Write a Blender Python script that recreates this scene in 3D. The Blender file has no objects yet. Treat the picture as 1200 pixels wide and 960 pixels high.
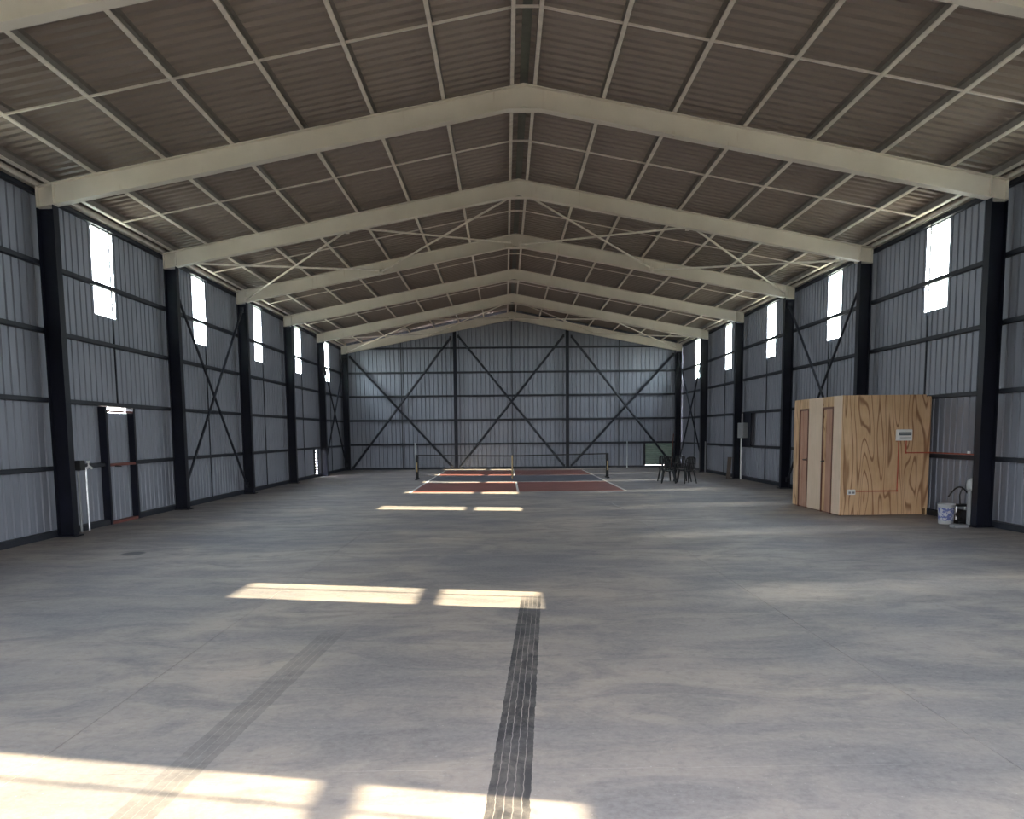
import bpy, math, random
from mathutils import Vector, Matrix
random.seed(7)
C = bpy.context.scene
COL = C.collection
PI = math.pi

# ------------------------------------------------------------------ camera, sky, sun, exposure
S = 4.8147                       # portal spacing
P1 = 13.4443                     # first portal fully in view
def PY(k): return P1 + (k - 1) * S
Y0, Y1 = PY(-2), PY(6) + 0.32    # front gable, back gable
XC = 7.83                        # outer face of the columns
XW = 7.955                       # plane of the side sheeting
RIDGE, SLOPE = 7.185, 0.194      # top of rafters
def rz(x): return RIDGE - SLOPE * abs(x)
def roofz(x): return rz(x) + 0.155
SUN = Vector((-1.0, 0.222, -0.495)).normalized()

cam = bpy.data.cameras.new('camera'); co = bpy.data.objects.new('camera', cam); COL.objects.link(co)
pitch, yaw, roll = -0.1005, -0.00745, -0.00961
cam.sensor_width = 36; cam.lens = 941 / 1200 * 36
cam.shift_y = (602.79 - 480) / 1200
cam.clip_end = 400
def cray(u, w):
    c, s = math.cos(roll), math.sin(roll); u, w = c*u - s*w, s*u + c*w
    c, s = math.cos(pitch), math.sin(pitch); v = (u, c - s*w, s + c*w)
    c, s = math.cos(yaw), math.sin(yaw); return Vector((c*v[0] - s*v[1], s*v[0] + c*v[1], v[2]))
F_ = cray(0, 0); R_ = cray(1, 0) - F_; U_ = cray(0, 1) - F_
m = Matrix((R_, U_, -F_)).transposed().to_4x4(); m.translation = Vector((-0.3475, 0, 1.65))
co.matrix_world = m
C.camera = co

w = bpy.data.worlds.new('sky'); C.world = w; w.use_nodes = True
nt = w.node_tree; nt.nodes.clear()
o_ = nt.nodes.new('ShaderNodeOutputWorld'); bg = nt.nodes.new('ShaderNodeBackground')
tc = nt.nodes.new('ShaderNodeTexCoord'); sp = nt.nodes.new('ShaderNodeSeparateXYZ'); cr = nt.nodes.new('ShaderNodeValToRGB')
nt.links.new(tc.outputs['Generated'], sp.inputs[0]); nt.links.new(sp.outputs[2], cr.inputs[0])
cr.color_ramp.elements[0].position = 0.0; cr.color_ramp.elements[0].color = (0.93, 0.95, 0.98, 1)
cr.color_ramp.elements[1].position = 0.9; cr.color_ramp.elements[1].color = (0.58, 0.66, 0.88, 1)
nt.links.new(cr.outputs[0], bg.inputs[0]); nt.links.new(bg.outputs[0], o_.inputs[0])
bg.inputs[1].default_value = 4.0

sl = bpy.data.lights.new('sun', 'SUN'); so = bpy.data.objects.new('sun', sl); COL.objects.link(so)
sl.energy = 2.8; sl.color = (1.0, 0.80, 0.57); sl.angle = math.radians(0.35)
so.rotation_euler = SUN.to_track_quat('-Z', 'Y').to_euler()
# added second sun, stands in for sunlight reflected in through the left windows
s2 = bpy.data.lights.new('added_reflected_sun', 'SUN'); s2o = bpy.data.objects.new('added_reflected_sun', s2); COL.objects.link(s2o)
s2.energy = 0.5; s2.color = (1.0, 0.9, 0.76); s2.angle = math.radians(2.6)
s2o.rotation_euler = Vector((1.0, 0.19, -0.40)).to_track_quat('-Z', 'Y').to_euler()

def portal(name, loc, rot, sx, sy):
    l = bpy.data.lights.new(name, 'AREA'); l.shape = 'RECTANGLE'; l.size = sx; l.size_y = sy; l.cycles.is_portal = True
    ob = bpy.data.objects.new(name, l); ob.location = loc; ob.rotation_euler = rot; COL.objects.link(ob)
DOORW, DOORH = 1.3, 2.6          # open front doorway, half width and height
portal('doorway_portal', (0, Y0 - 0.1, DOORH/2), (PI/2, 0, 0), DOORW*2, DOORH)

C.view_settings.view_transform = 'Standard'; C.view_settings.look = 'None'
C.view_settings.exposure = 3.75; C.view_settings.gamma = 1.0; C.view_settings.use_curve_mapping = False
C.cycles.use_denoising = True
C.cycles.max_bounces = 8; C.cycles.diffuse_bounces = 6; C.cycles.glossy_bounces = 3
C.cycles.transparent_max_bounces = 12
C.cycles.sample_clamp_indirect = 6; C.cycles.caustics_reflective = False; C.cycles.caustics_refractive = False

# ------------------------------------------------------------------ material helpers
class NT:
    def __init__(s, name):
        s.m = bpy.data.materials.new(name); s.m.use_nodes = True; s.t = s.m.node_tree; s.t.nodes.clear()
        s.out = s.t.nodes.new('ShaderNodeOutputMaterial')
    def n(s, kind, **kw):
        x = s.t.nodes.new(kind)
        for k, v in kw.items():
            if k.startswith('i_'):
                key = k[2:].replace('_', ' ')
                x.inputs[int(key) if key.isdigit() else key].default_value = v
            else: setattr(x, k, v)
        return x
    def l(s, a, b): s.t.links.new(a, b)
    def plug(s, v, inp):
        if isinstance(v, (int, float)): inp.default_value = v
        else: s.l(v, inp)
    def math(s, op, a, b=0.0, c=None, clamp=False):
        x = s.t.nodes.new('ShaderNodeMath'); x.operation = op; x.use_clamp = clamp
        s.plug(a, x.inputs[0]); s.plug(b, x.inputs[1])
        if c is not None: s.plug(c, x.inputs[2])
        return x.outputs[0]
    def mix(s, fac, a, b):
        x = s.t.nodes.new('ShaderNodeMix'); x.data_type = 'RGBA'
        s.plug(fac, x.inputs[0])
        for v, i in ((a, 6), (b, 7)):
            if isinstance(v, tuple): x.inputs[i].default_value = (*v, 1)
            else: s.l(v, x.inputs[i])
        return x.outputs[2]
    def pos(s): return s.t.nodes.new('ShaderNodeNewGeometry').outputs['Position']
    def obj(s): return s.t.nodes.new('ShaderNodeTexCoord').outputs['Object']
    def scaled(s, v, sc):
        x = s.t.nodes.new('ShaderNodeVectorMath'); x.operation = 'MULTIPLY'; s.l(v, x.inputs[0]); x.inputs[1].default_value = sc
        return x.outputs[0]
    def noise(s, v, scale, detail=4, rough=0.55, dist=0.0):
        x = s.t.nodes.new('ShaderNodeTexNoise'); s.l(v, x.inputs['Vector'])
        x.inputs['Scale'].default_value = scale; x.inputs['Detail'].default_value = detail
        x.inputs['Roughness'].default_value = rough; x.inputs['Distortion'].default_value = dist
        return x.outputs[0]
    def ramp(s, v, a, b):                       # clamp((v-a)/(b-a))
        x = s.t.nodes.new('ShaderNodeMapRange'); s.l(v, x.inputs[0]); x.inputs[1].default_value = a; x.inputs[2].default_value = b
        return x.outputs[0]
    def bsdf(s, color, rough=0.5, metal=0.0, spec=0.5, bump=None, bd=0.01):
        x = s.t.nodes.new('ShaderNodeBsdfPrincipled')
        if isinstance(color, tuple): x.inputs['Base Color'].default_value = (*color, 1)
        else: s.l(color, x.inputs['Base Color'])
        s.plug(rough, x.inputs['Roughness']); s.plug(metal, x.inputs['Metallic'])
        x.inputs['Specular IOR Level'].default_value = spec
        if bump is not None:
            b = s.t.nodes.new('ShaderNodeBump'); b.inputs['Strength'].default_value = 1; b.inputs['Distance'].default_value = bd
            s.l(bump, b.inputs['Height']); s.l(b.outputs[0], x.inputs['Normal'])
        s.l(x.outputs[0], s.out.inputs[0]); return s.m

def simple(name, col, rough=0.5, metal=0.0, var=0.12, scale=6, spec=0.5):
    t = NT(name); n = t.noise(t.pos(), scale, 5)
    return t.bsdf(t.mix(t.ramp(n, 0.3, 0.7), tuple(c*(1-var) for c in col), tuple(min(1, c*(1+var)) for c in col)), rough, metal, spec)

def sheet_mat(name, ca, cb, rough, metal, streak):
    t = NT(name); p = t.pos()
    oi = t.n('ShaderNodeObjectInfo').outputs['Random']
    n1 = t.noise(t.scaled(p, streak), 1.0, 4)
    n2 = t.noise(p, 0.55, 3)
    f = t.math('ADD', t.math('MULTIPLY', t.ramp(n1, 0.25, 0.75), 0.5), t.math('MULTIPLY', t.ramp(n2, 0.3, 0.7), 0.3))
    f = t.math('ADD', f, t.math('MULTIPLY', oi, 0.2), clamp=True)
    r = t.math('ADD', rough, t.math('MULTIPLY', n1, 0.16))
    return t.bsdf(t.mix(f, ca, cb), r, metal, bump=t.noise(p, 3.0, 2), bd=0.004)
M = {}
M['wall'] = sheet_mat('galvanised_wall', (0.20, 0.21, 0.25), (0.29, 0.30, 0.345), 0.42, 0.3, (14, 14, 0.35))
M['roof'] = sheet_mat('galvanised_roof', (0.25, 0.205, 0.175), (0.33, 0.275, 0.238), 0.5, 0.1, (0.5, 12, 0.5))
M['cap'] = simple('ridge_flashing', (0.16, 0.17, 0.14), 0.5, 0.4)
def cream():
    t = NT('cream_painted_steel'); p = t.pos()
    n = t.noise(p, 1.6, 5); d = t.noise(t.scaled(p, (9, 9, 1.2)), 1.0, 4)
    c = t.mix(t.ramp(n, 0.3, 0.7), (0.70, 0.64, 0.55), (0.80, 0.735, 0.64))
    c = t.mix(t.math('MULTIPLY', t.ramp(d, 0.66, 0.80), 0.45), c, (0.36, 0.24, 0.12))
    return t.bsdf(c, 0.5, 0.0, 0.4)
M['cream'] = cream()
M['purlin'] = simple('cream_purlin', (0.80, 0.73, 0.64), 0.5)
M['purlin_shade'] = simple('shaded_purlin_side', (0.20, 0.175, 0.155), 0.55)  # darker colour paints in the shade inside the purlin's C section
M['navy'] = simple('dark_navy_steel', (0.005, 0.006, 0.013), 0.4, 0.0, 0.3, 3, 0.25)
M['girt'] = simple('dark_girt_steel', (0.014, 0.016, 0.024), 0.5, 0.0, 0.3, 3, 0.4)
M['redox'] = simple('red_oxide_steel', (0.16, 0.045, 0.035), 0.55)
M['galv'] = simple('bright_galvanised', (0.6, 0.62, 0.64), 0.35, 0.7)
M['white'] = simple('white_plastic', (0.75, 0.75, 0.73), 0.35, 0, 0.05)
M['dullwhite'] = simple('dull_white_plastic', (0.42, 0.43, 0.43), 0.45, 0, 0.1)
M['brownboard'] = simple('dusty_brown_board', (0.13, 0.105, 0.09), 0.7)
M['grey'] = simple('grey_plastic', (0.22, 0.225, 0.235), 0.5, 0, 0.08)
M['black'] = simple('black_plastic', (0.006, 0.006, 0.007), 0.55, 0, 0.2)
M['green'] = simple('green_slat_paint', (0.22, 0.31, 0.26), 0.45)
M['orange'] = simple('orange_conduit', (0.42, 0.07, 0.025), 0.45)
M['glassy'] = simple('smoked_cover', (0.10, 0.12, 0.15), 0.15)
M['line'] = simple('white_line_paint', (0.72, 0.68, 0.64), 0.6, 0, 0.1, 20)
M['courtred'] = simple('red_court_paint', (0.25, 0.095, 0.08), 0.5, 0, 0.22, 1.5)
M['courtblue'] = simple('blue_grey_court_paint', (0.125, 0.125, 0.145), 0.5, 0, 0.22, 1.5)
M['tan'] = simple('tan_strap', (0.50, 0.36, 0.18), 0.7)
M['doorwood'] = None
M['leaf'] = simple('leaf_green', (0.06, 0.12, 0.03), 0.6)
M['bark'] = simple('bark_brown', (0.12, 0.08, 0.05), 0.9)
M['string'] = simple('net_string', (0.03, 0.03, 0.03), 0.8)

def ground_mat():
    t = NT('dry_ground'); p = t.pos(); n = t.noise(p, 0.6, 8)
    return t.bsdf(t.mix(t.ramp(n, 0.3, 0.7), (0.22, 0.19, 0.12), (0.36, 0.31, 0.22)), 0.95)
M['ground'] = ground_mat()

def clear_mat():
    t = NT('clear_corrugated_sheet')
    tr = t.n('ShaderNodeBsdfTransparent'); tl = t.n('ShaderNodeBsdfTranslucent'); gl = t.n('ShaderNodeBsdfGlossy')
    tr.inputs[0].default_value = (0.86, 0.95, 0.93, 1)
    tl.inputs[0].default_value = (0.85, 0.93, 0.93, 1); gl.inputs['Roughness'].default_value = 0.2
    lw = t.n('ShaderNodeLayerWeight'); lw.inputs[0].default_value = 0.35
    f = t.math('ADD', 0.05, t.math('MULTIPLY', t.ramp(lw.outputs['Facing'], 0.55, 0.95), 0.75))
    m1 = t.n('ShaderNodeMixShader'); t.l(f, m1.inputs[0]); t.l(tr.outputs[0], m1.inputs[1]); t.l(tl.outputs[0], m1.inputs[2])
    m2 = t.n('ShaderNodeMixShader'); m2.inputs[0].default_value = 0.04; t.l(m1.outputs[0], m2.inputs[1]); t.l(gl.outputs[0], m2.inputs[2])
    t.l(m2.outputs[0], t.out.inputs[0]); return t.m
M['clear'] = clear_mat()

def ply(name, ca, cb, dark, horiz='x', freq=12.0, lines=0.7):
    t = NT(name); p = t.pos()
    v = t.scaled(p, (2.7, 2.7, 0.36))
    n = t.noise(v, 1.15, 1.5, 0.4, 0.35)
    ph = t.math('MULTIPLY', n, freq * 6.283)
    wv = t.math('SINE', ph)
    ln = t.ramp(wv, 0.62, 1.0)
    big = t.noise(p, 2.0, 3); fine = t.noise(t.scaled(p, (60, 60, 2)), 1.0, 3)
    base = t.mix(t.ramp(big, 0.3, 0.7), ca, cb)
    base = t.mix(t.math('MULTIPLY', t.ramp(fine, 0.4, 0.7), 0.25), base, dark)
    c = t.mix(t.math('MULTIPLY', ln, lines), base, dark)
    return t.bsdf(c, 0.65, 0, 0.3)
M['ply'] = ply('pine_plywood', (0.55, 0.35, 0.19), (0.68, 0.46, 0.28), (0.22, 0.10, 0.045), lines=0.85)
M['pale'] = ply('pale_board', (0.66, 0.51, 0.38), (0.74, 0.58, 0.45), (0.50, 0.38, 0.26), lines=0.22)
M['doorwood'] = ply('reddish_door_board', (0.40, 0.22, 0.15), (0.48, 0.29, 0.21), (0.24, 0.10, 0.06), freq=5, lines=0.4)
M['doortrim'] = simple('dark_red_brown_trim', (0.13, 0.045, 0.025), 0.5)

def floor_mat():
    t = NT('worn_concrete'); p = t.pos()
    sx = t.n('ShaderNodeSeparateXYZ'); t.l(p, sx.inputs[0]); X, Y = sx.outputs[0], sx.outputs[1]
    big = t.noise(t.scaled(p, (0.32, 0.55, 1)), 1.0, 6, 0.6, 0.6)
    mid = t.noise(t.scaled(p, (0.9, 1.8, 1)), 1.3, 8, 0.65, 0.8)
    fine = t.noise(p, 26, 6, 0.7)
    scr = t.noise(t.scaled(p, (1.5, 14, 1)), 2.0, 5, 0.7, 1.5)
    c = t.mix(t.ramp(big, 0.35, 0.65), (0.205, 0.186, 0.192), (0.43, 0.355, 0.295))
    c = t.mix(t.math('MULTIPLY', t.ramp(mid, 0.44, 0.62), 0.6), c, (0.135, 0.127, 0.14))
    c = t.mix(t.math('MULTIPLY', t.ramp(scr, 0.62, 0.75), 0.35), c, (0.52, 0.49, 0.45))
    c = t.mix(t.math('MULTIPLY', t.ramp(fine, 0.35, 0.75), 0.30), c, (0.50, 0.47, 0.43))
    grit = t.noise(p, 9, 8, 0.75, 0.4)
    c = t.mix(t.math('MULTIPLY', t.ramp(grit, 0.52, 0.72), 0.45), c, (0.12, 0.115, 0.12))
    speck = t.noise(p, 55, 2, 0.5)
    c = t.mix(t.math('MULTIPLY', t.ramp(speck, 0.70, 0.76), 0.5), c, (0.60, 0.57, 0.52))
    def track(x0, y0, x1, y1, w, ya, yb, amt, n_r):
        k = (x1 - x0) / (y1 - y0)
        u = t.math('SUBTRACT', X, t.math('ADD', x0 - k*y0, t.math('MULTIPLY', Y, k)))       # across
        wob = t.math('MULTIPLY', t.math('SUBTRACT', t.noise(t.scaled(p, (3, 9, 1)), 1.0, 2), 0.5), 0.018)
        u = t.math('DIVIDE', t.math('ADD', u, wob), w)                                        # -0.5..0.5
        ins = t.math('LESS_THAN', t.math('ABSOLUTE', u), 0.5)
        fr = t.math('FRACT', t.math('MULTIPLY', t.math('ADD', u, 0.5), n_r))
        rib = t.math('SUBTRACT', 1.0, t.ramp(t.math('ABSOLUTE', t.math('SUBTRACT', fr, 0.5)), 0.43, 0.48))
        yy = t.math('MULTIPLY', t.ramp(Y, ya, ya + 0.25), t.math('SUBTRACT', 1.0, t.ramp(Y, yb - 0.5, yb)))
        ns = t.math('ADD', 0.5, t.math('MULTIPLY', t.ramp(t.noise(t.scaled(p, (5, 2.2, 1)), 1.2, 6, 0.7, 0.6), 0.3, 0.6), 0.5))
        return t.math('MULTIPLY', t.math('MULTIPLY', t.math('MULTIPLY', ins, rib), yy), t.math('MULTIPLY', ns, amt))
    a = track(-0.13, 7.5, -0.36, 3.3, 0.20, 1.5, 8.2, 0.93, 4.9)
    b = track(-1.86, 5.66, -1.99, 3.35, 0.20, 1.5, 6.9, 0.38, 4.0)
    c = t.mix(a, c, (0.032, 0.032, 0.036)); c = t.mix(b, c, (0.07, 0.065, 0.065))
    # small round oil stain by the left wall
    dx = t.math('DIVIDE', t.math('ADD', X, 5.65), 0.16); dy = t.math('DIVIDE', t.math('SUBTRACT', Y, 11.34), 0.20)
    r2 = t.math('ADD', t.math('MULTIPLY', dx, dx), t.math('MULTIPLY', dy, dy))
    c = t.mix(t.math('MULTIPLY', t.math('SUBTRACT', 1.0, t.ramp(r2, 0.6, 1.2)), 0.8), c, (0.04, 0.04, 0.045))
    rg = t.math('ADD', 0.50, t.math('MULTIPLY', mid, 0.22))
    return t.bsdf(c, rg, 0, 0.45, bump=fine, bd=0.0015)
M['floor'] = floor_mat()

# ------------------------------------------------------------------ mesh helpers
class MB:
    def __init__(s): s.v = []; s.f = []
    def add(s, vs, fs):
        b = len(s.v); s.v += [tuple(v) for v in vs]; s.f += [tuple(b + i for i in f) for f in fs]; return s
    def box(s, x0, x1, y0, y1, z0, z1):
        vs = [(x, y, z) for z in (z0, z1) for y in (y0, y1) for x in (x0, x1)]
        return s.add(vs, [(0,2,3,1),(4,5,7,6),(0,1,5,4),(2,6,7,3),(0,4,6,2),(1,3,7,5)])
    def bbox(s, x0, x1, y0, y1, z0, z1, b=0.01):          # box with chamfered vertical edges and top
        pts = [(x0+b,y0),(x1-b,y0),(x1,y0+b),(x1,y1-b),(x1-b,y1),(x0+b,y1),(x0,y1-b),(x0,y0+b)]
        cx, cy = (x0+x1)/2, (y0+y1)/2
        def ins(p): return (p[0] + (b if p[0] < cx else -b), p[1] + (b if p[1] < cy else -b))
        vs = [(*p, z0) for p in pts] + [(*p, z1-b) for p in pts] + [(*ins(p), z1) for p in pts]
        fs = [tuple(reversed(range(8))), tuple(range(16, 24))]
        for r in (0, 8):
            fs += [(r+i, r+(i+1)%8, r+8+(i+1)%8, r+8+i) for i in range(8)]
        return s.add(vs, fs)
    def tube(s, pts, r, n=8, r2=None, caps=True):
        pts = [Vector(p) for p in pts]; rings = []
        for i, p in enumerate(pts):
            d = (pts[min(i+1, len(pts)-1)] - pts[max(i-1, 0)]).normalized()
            a = Vector((0, 0, 1)) if abs(d.z) < 0.9 else Vector((1, 0, 0))
            u = d.cross(a).normalized(); v = d.cross(u).normalized()
            rr = r if r2 is None else r + (r2 - r) * i / (len(pts) - 1)
            rings.append([p + u*rr*math.cos(2*PI*k/n) + v*rr*math.sin(2*PI*k/n) for k in range(n)])
        vs = [q for g in rings for q in g]; fs = []
        for i in range(len(pts)-1):
            fs += [(i*n+k, i*n+(k+1)%n, (i+1)*n+(k+1)%n, (i+1)*n+k) for k in range(n)]
        if caps: fs += [tuple(reversed(range(n))), tuple(range((len(pts)-1)*n, len(pts)*n))]
        return s.add(vs, fs)
    def lathe(s, prof, n=20, cx=0, cy=0):
        vs = [(cx + r*math.cos(2*PI*k/n), cy + r*math.sin(2*PI*k/n), z) for r, z in prof for k in range(n)]; fs = []
        for i in range(len(prof)-1):
            fs += [(i*n+k, i*n+(k+1)%n, (i+1)*n+(k+1)%n, (i+1)*n+k) for k in range(n)]
        fs += [tuple(reversed(range(n))), tuple(range((len(prof)-1)*n, len(prof)*n))]
        return s.add(vs, fs)
    def bar(s, a, b, wd, ht, up=(0, 0, 1)):               # rectangular bar from a to b
        a, b = Vector(a), Vector(b); d = (b-a).normalized(); up = Vector(up)
        u = d.cross(up).normalized(); v = u.cross(d).normalized()
        vs = [p + u*wd/2*i + v*ht/2*j for p in (a, b) for j in (-1, 1) for i in (-1, 1)]
        return s.add(vs, [(0,2,3,1),(4,5,7,6),(0,1,5,4),(2,6,7,3),(0,4,6,2),(1,3,7,5)])
    def mesh(s, name, mat, smooth=False):
        me = bpy.data.meshes.new(name); me.from_pydata(s.v, [], s.f); me.materials.append(mat)
        if smooth: me.polygons.foreach_set('use_smooth', [True]*len(me.polygons))
        me.validate(); me.update(); return me
    def build(s, name, mat, parent=None, smooth=False):
        ob = bpy.data.objects.new(name, s.mesh(name, mat, smooth)); COL.objects.link(ob)
        if parent: ob.parent = parent
        if parent is not None and parent.type == 'EMPTY' or parent is not None:
            ob.matrix_parent_inverse = Matrix.Translation(-parent_loc(parent))
        return ob
def parent_loc(p):
    v = Vector(p.location)
    while p.parent: p = p.parent; v = v  # parents keep world-space children
    return v
def thing(name, label, cat, loc=(0, 0, 0), group=None, kind=None):
    o = bpy.data.objects.new(name, None); o.empty_display_size = 0.2; COL.objects.link(o); o.location = loc
    return tag(o, label, cat, group, kind)
def tag(o, label=None, cat=None, group=None, kind=None):
    if label: o['label'] = label
    if cat: o['category'] = cat
    if group: o['group'] = group
    if kind: o['kind'] = kind
    return o

PITCH, PAN, SL, RIB, DEP = 0.200613, 0.152, 0.009, 0.0306, 0.034
WALLP = (PAN, SL, RIB, DEP); ROOFP = (0.085, 0.026, 0.0636, 0.048)
def profile(a, b, phase=0.0, prm=None):
    """corrugation points (s, depth) between a and b"""
    PAN, SL, RIB, DEP = prm or WALLP
    def h(s):
        u = (s - phase) % PITCH
        if u < PAN/2: return 0.0
        u -= PAN/2
        if u < SL: return DEP*u/SL
        u -= SL
        if u < RIB: return DEP
        u -= RIB
        if u < SL: return DEP*(1 - u/SL)
        return 0.0
    br = [PAN/2, PAN/2+SL, PAN/2+SL+RIB, PAN/2+2*SL+RIB]
    k = math.floor((a-phase)/PITCH) - 1; ss = [a]
    while phase + k*PITCH < b:
        for u in br:
            s = phase + k*PITCH + u
            if a + 1e-4 < s < b - 1e-4: ss.append(s)
        k += 1
    ss.append(b)
    return [(s, h(s)) for s in ss]
def sheet_mb(a, b, zlo, zhi, phase=0.0, prm=None):
    pr = profile(a, b, phase, prm); mb = MB()
    lo = zlo if callable(zlo) else (lambda s: zlo); hi = zhi if callable(zhi) else (lambda s: zhi)
    vs = [(s, d, lo(s)) for s, d in pr] + [(s, d, hi(s)) for s, d in pr]; n = len(pr)
    mb.add(vs, [(i, i+1, n+i+1, n+i) for i in range(n-1)]); return mb
SHEETS = {}
def place_sheet(name, key_w, z0, z1, mat, parent, mtx, phase=0.0):
    key = (name, round(key_w, 4), round(z0, 3), round(z1, 3), mat.name, round(phase, 3))
    if key not in SHEETS: SHEETS[key] = sheet_mb(0, key_w, z0, z1, phase, ROOFP if name == 'roof_sheet' else None).mesh(name, mat)
    ob = bpy.data.objects.new(name, SHEETS[key]); COL.objects.link(ob)
    if parent: ob.parent = parent
    ob.matrix_world = mtx
    return ob

# ------------------------------------------------------------------ the ground, the floor
gr = MB().box(-70, 70, -60, 110, -0.40, -0.12).build('ground', M['ground'])
tag(gr, 'dry bare ground outside around the metal shed', 'ground', kind='structure')
fl = MB().box(-8.05, 8.05, Y0-0.15, Y1+0.15, -0.16, -0.008).build('floor', M['floor'])
tag(fl, 'worn grey concrete floor with tyre marks and sun patches', 'floor', kind='structure')
xs = [-8.05, -2.76, 2.15, 8.05]; ys = [Y0-0.15] + [PY(k) for k in range(-1, 7)] + [Y1+0.15]
for i in range(3):
    for j in range(len(ys)-1):
        MB().box(xs[i]+0.0025, xs[i+1]-0.0025, ys[j]+0.001, ys[j+1]-0.001, -0.008, 0.0).build('concrete_slab', M['floor'], fl)

# ------------------------------------------------------------------ side walls
SW = S/6                                   # one sheet: four ribs
WIN0, WINW, WZ0, WZ1 = 1.86, SW, 3.94, 5.54
GZ = [1.14, 2.27, 3.40, 4.48]
DY0, DY1, DZ1 = PY(1)+1.80, PY(1)+2.86, 2.22       # left door
def side_wall(side):
    nm = 'wall_left' if side < 0 else 'wall_right'
    base = MB().box(*(sorted((side*XC, side*(XW+0.045)))), Y0, Y1+0.02, 0.0, 0.10)
    if side < 0:                           # the base channel stops at the door
        base = MB().box(-XW-0.045, -XC, Y0, DY0-0.06, 0, 0.10).box(-XW-0.045, -XC, DY1+0.06, Y1+0.02, 0, 0.10)
    root = base.build(nm, M['girt'])
    tag(root, f'{"left" if side<0 else "right"} side wall of galvanised ribbed sheets on dark girts', 'wall', kind='structure')
    def put(name, y0, y1, z0, z1, mat, parent):
        if side < 0: mt = Matrix.Translation((-XW, y0, 0)) @ Matrix.Rotation(PI/2, 4, 'Z')
        else: mt = Matrix.Translation((XW, y1, 0)) @ Matrix.Rotation(-PI/2, 4, 'Z')
        return place_sheet(name, y1-y0, z0, z1, mat, parent, mt)
    top = roofz(XW) - 0.005
    y = PY(-2) + WIN0 - 3*SW; edges = []
    while y < Y1: edges.append((y, min(y+SW, Y1+0.03))); y += SW
    idx = 0
    for y0, y1 in edges:
        k = round((y0 - WIN0 - PY(-2)) / SW) % 6
        spans = [(0.06, top)]
        if k == 0 and y1 < Y1:
            spans = [(0.06, WZ0), (WZ1, top)]
        for z0, z1 in spans:
            cut = side < 0 and z0 < 1 and y1 > DY0-0.02 and y0 < DY1+0.02
            slot = side < 0 and z0 < 1 and y0 < 32.48 < y1
            if cut:
                a0, a1 = max(y0, DY0), min(y1, DY1)
                if a0 - y0 > 0.01: put('wall_sheet', y0, a0, z0, DZ1, M['wall'], root)
                if y1 - a1 > 0.01: put('wall_sheet', a1, y1, z0, DZ1, M['wall'], root)
                put('wall_sheet', y0, y1, DZ1, z1, M['wall'], root)
            elif slot:
                q0, q1 = 32.2, 32.58
                if q0 > y0 + 0.01: put('wall_sheet', y0, q0, z0, z1, M['wall'], root)
                put('wall_sheet', max(y0, q0), min(y1, q1), 1.10, z1, M['wall'], root)
                if y1 - q1 > 0.01: put('wall_sheet', q1, y1, z0, z1, M['wall'], root)
                MB().box(-XW-0.01, -XW+0.025, q0-0.25, q0, 0.05, 1.12).build('vent_jamb', M['girt'], root)
                for j in range(9): MB().box(-XW-0.03, -XW-0.005, q0, q1, 0.12+j*0.115, 0.175+j*0.115).build('vent_slat', M['girt'], root)
            else: put('wall_sheet', y0, y1, z0, z1, M['wall'], root)
    for z in GZ + [5.60]:
        segs = [(Y0, Y1)]
        if side < 0 and z == GZ[0]: segs = [(Y0, DY0-0.07), (DY1+0.07, Y1)]
        for a, b in segs:
            x0, x1 = sorted((side*(XC+0.035), side*(XW-0.004)))
            g = MB().box(x0, x1, a, b, z-0.037, z-0.032).box(x0, x1, a, b, z+0.032, z+0.037)
            xi = side*(XC+0.035); g.box(*sorted((xi, xi+side*0.006)), a, b, z-0.037, z+0.037)
            g.build('girt', M['girt'], root)
    for k in range(-2, 6):
        yc = PY(k) + S/2
        if side < 0 and k == 1: yc -= 0.0
        z0 = 0.05 if not (side < 0 and k == 1) else 2.3
        MB().box(*sorted((side*(XC+0.05), side*(XC+0.075))), yc-0.013, yc+0.013, z0, 5.56).build('sag_rod', M['girt'], root)
    MB().box(*sorted((side*(XW+0.05), side*(XW+0.19))), Y0, Y1, 5.62, 5.82).build('gutter', M['galv'], root)
    return root, put
wl, putl = side_wall(-1); wr, putr = side_wall(1)

# windows: one clear sheet in each bay
WORDS = {-2: 'by the open doorway behind the viewer', -1: 'beside the viewer', 0: 'just before the nearest full frame', 1: 'in the first full bay', 2: 'in the second bay, with the cross brace',
         3: 'in the third bay', 4: 'in the fourth bay', 5: 'in the last bay by the end wall'}
wn = 0
for side, put in ((-1, putl), (1, putr)):
    for k in range(-2, 6):
        wn += 1; y0 = PY(k) + WIN0
        ob = put('window_%d' % wn, y0, y0+SW, WZ0, WZ1, M['clear'], None)
        tag(ob, f'tall clear ribbed window sheet high on the {"left" if side<0 else "right"} wall {WORDS[k]}', 'window', kind='structure')
        cx = side*(XW-0.012)
        fr = MB()
        for z in (WZ0-0.012, WZ1): fr.box(*sorted((cx, side*(XW+0.04))), y0, y0+SW, z, z+0.012)
        f = fr.build('window_trim', M['galv']); f.parent = ob; f.matrix_parent_inverse = ob.matrix_world.inverted()
        ob2 = bpy.data.lights.new('window_portal', 'AREA'); ob2.shape = 'RECTANGLE'; ob2.size = WZ1-WZ0; ob2.size_y = SW; ob2.cycles.is_portal = True
        lo = bpy.data.objects.new('window_portal', ob2); lo.location = (side*(XW+0.08), y0+SW/2, (WZ0+WZ1)/2)
        lo.rotation_euler = (0, PI/2*side, 0); COL.objects.link(lo)

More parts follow.
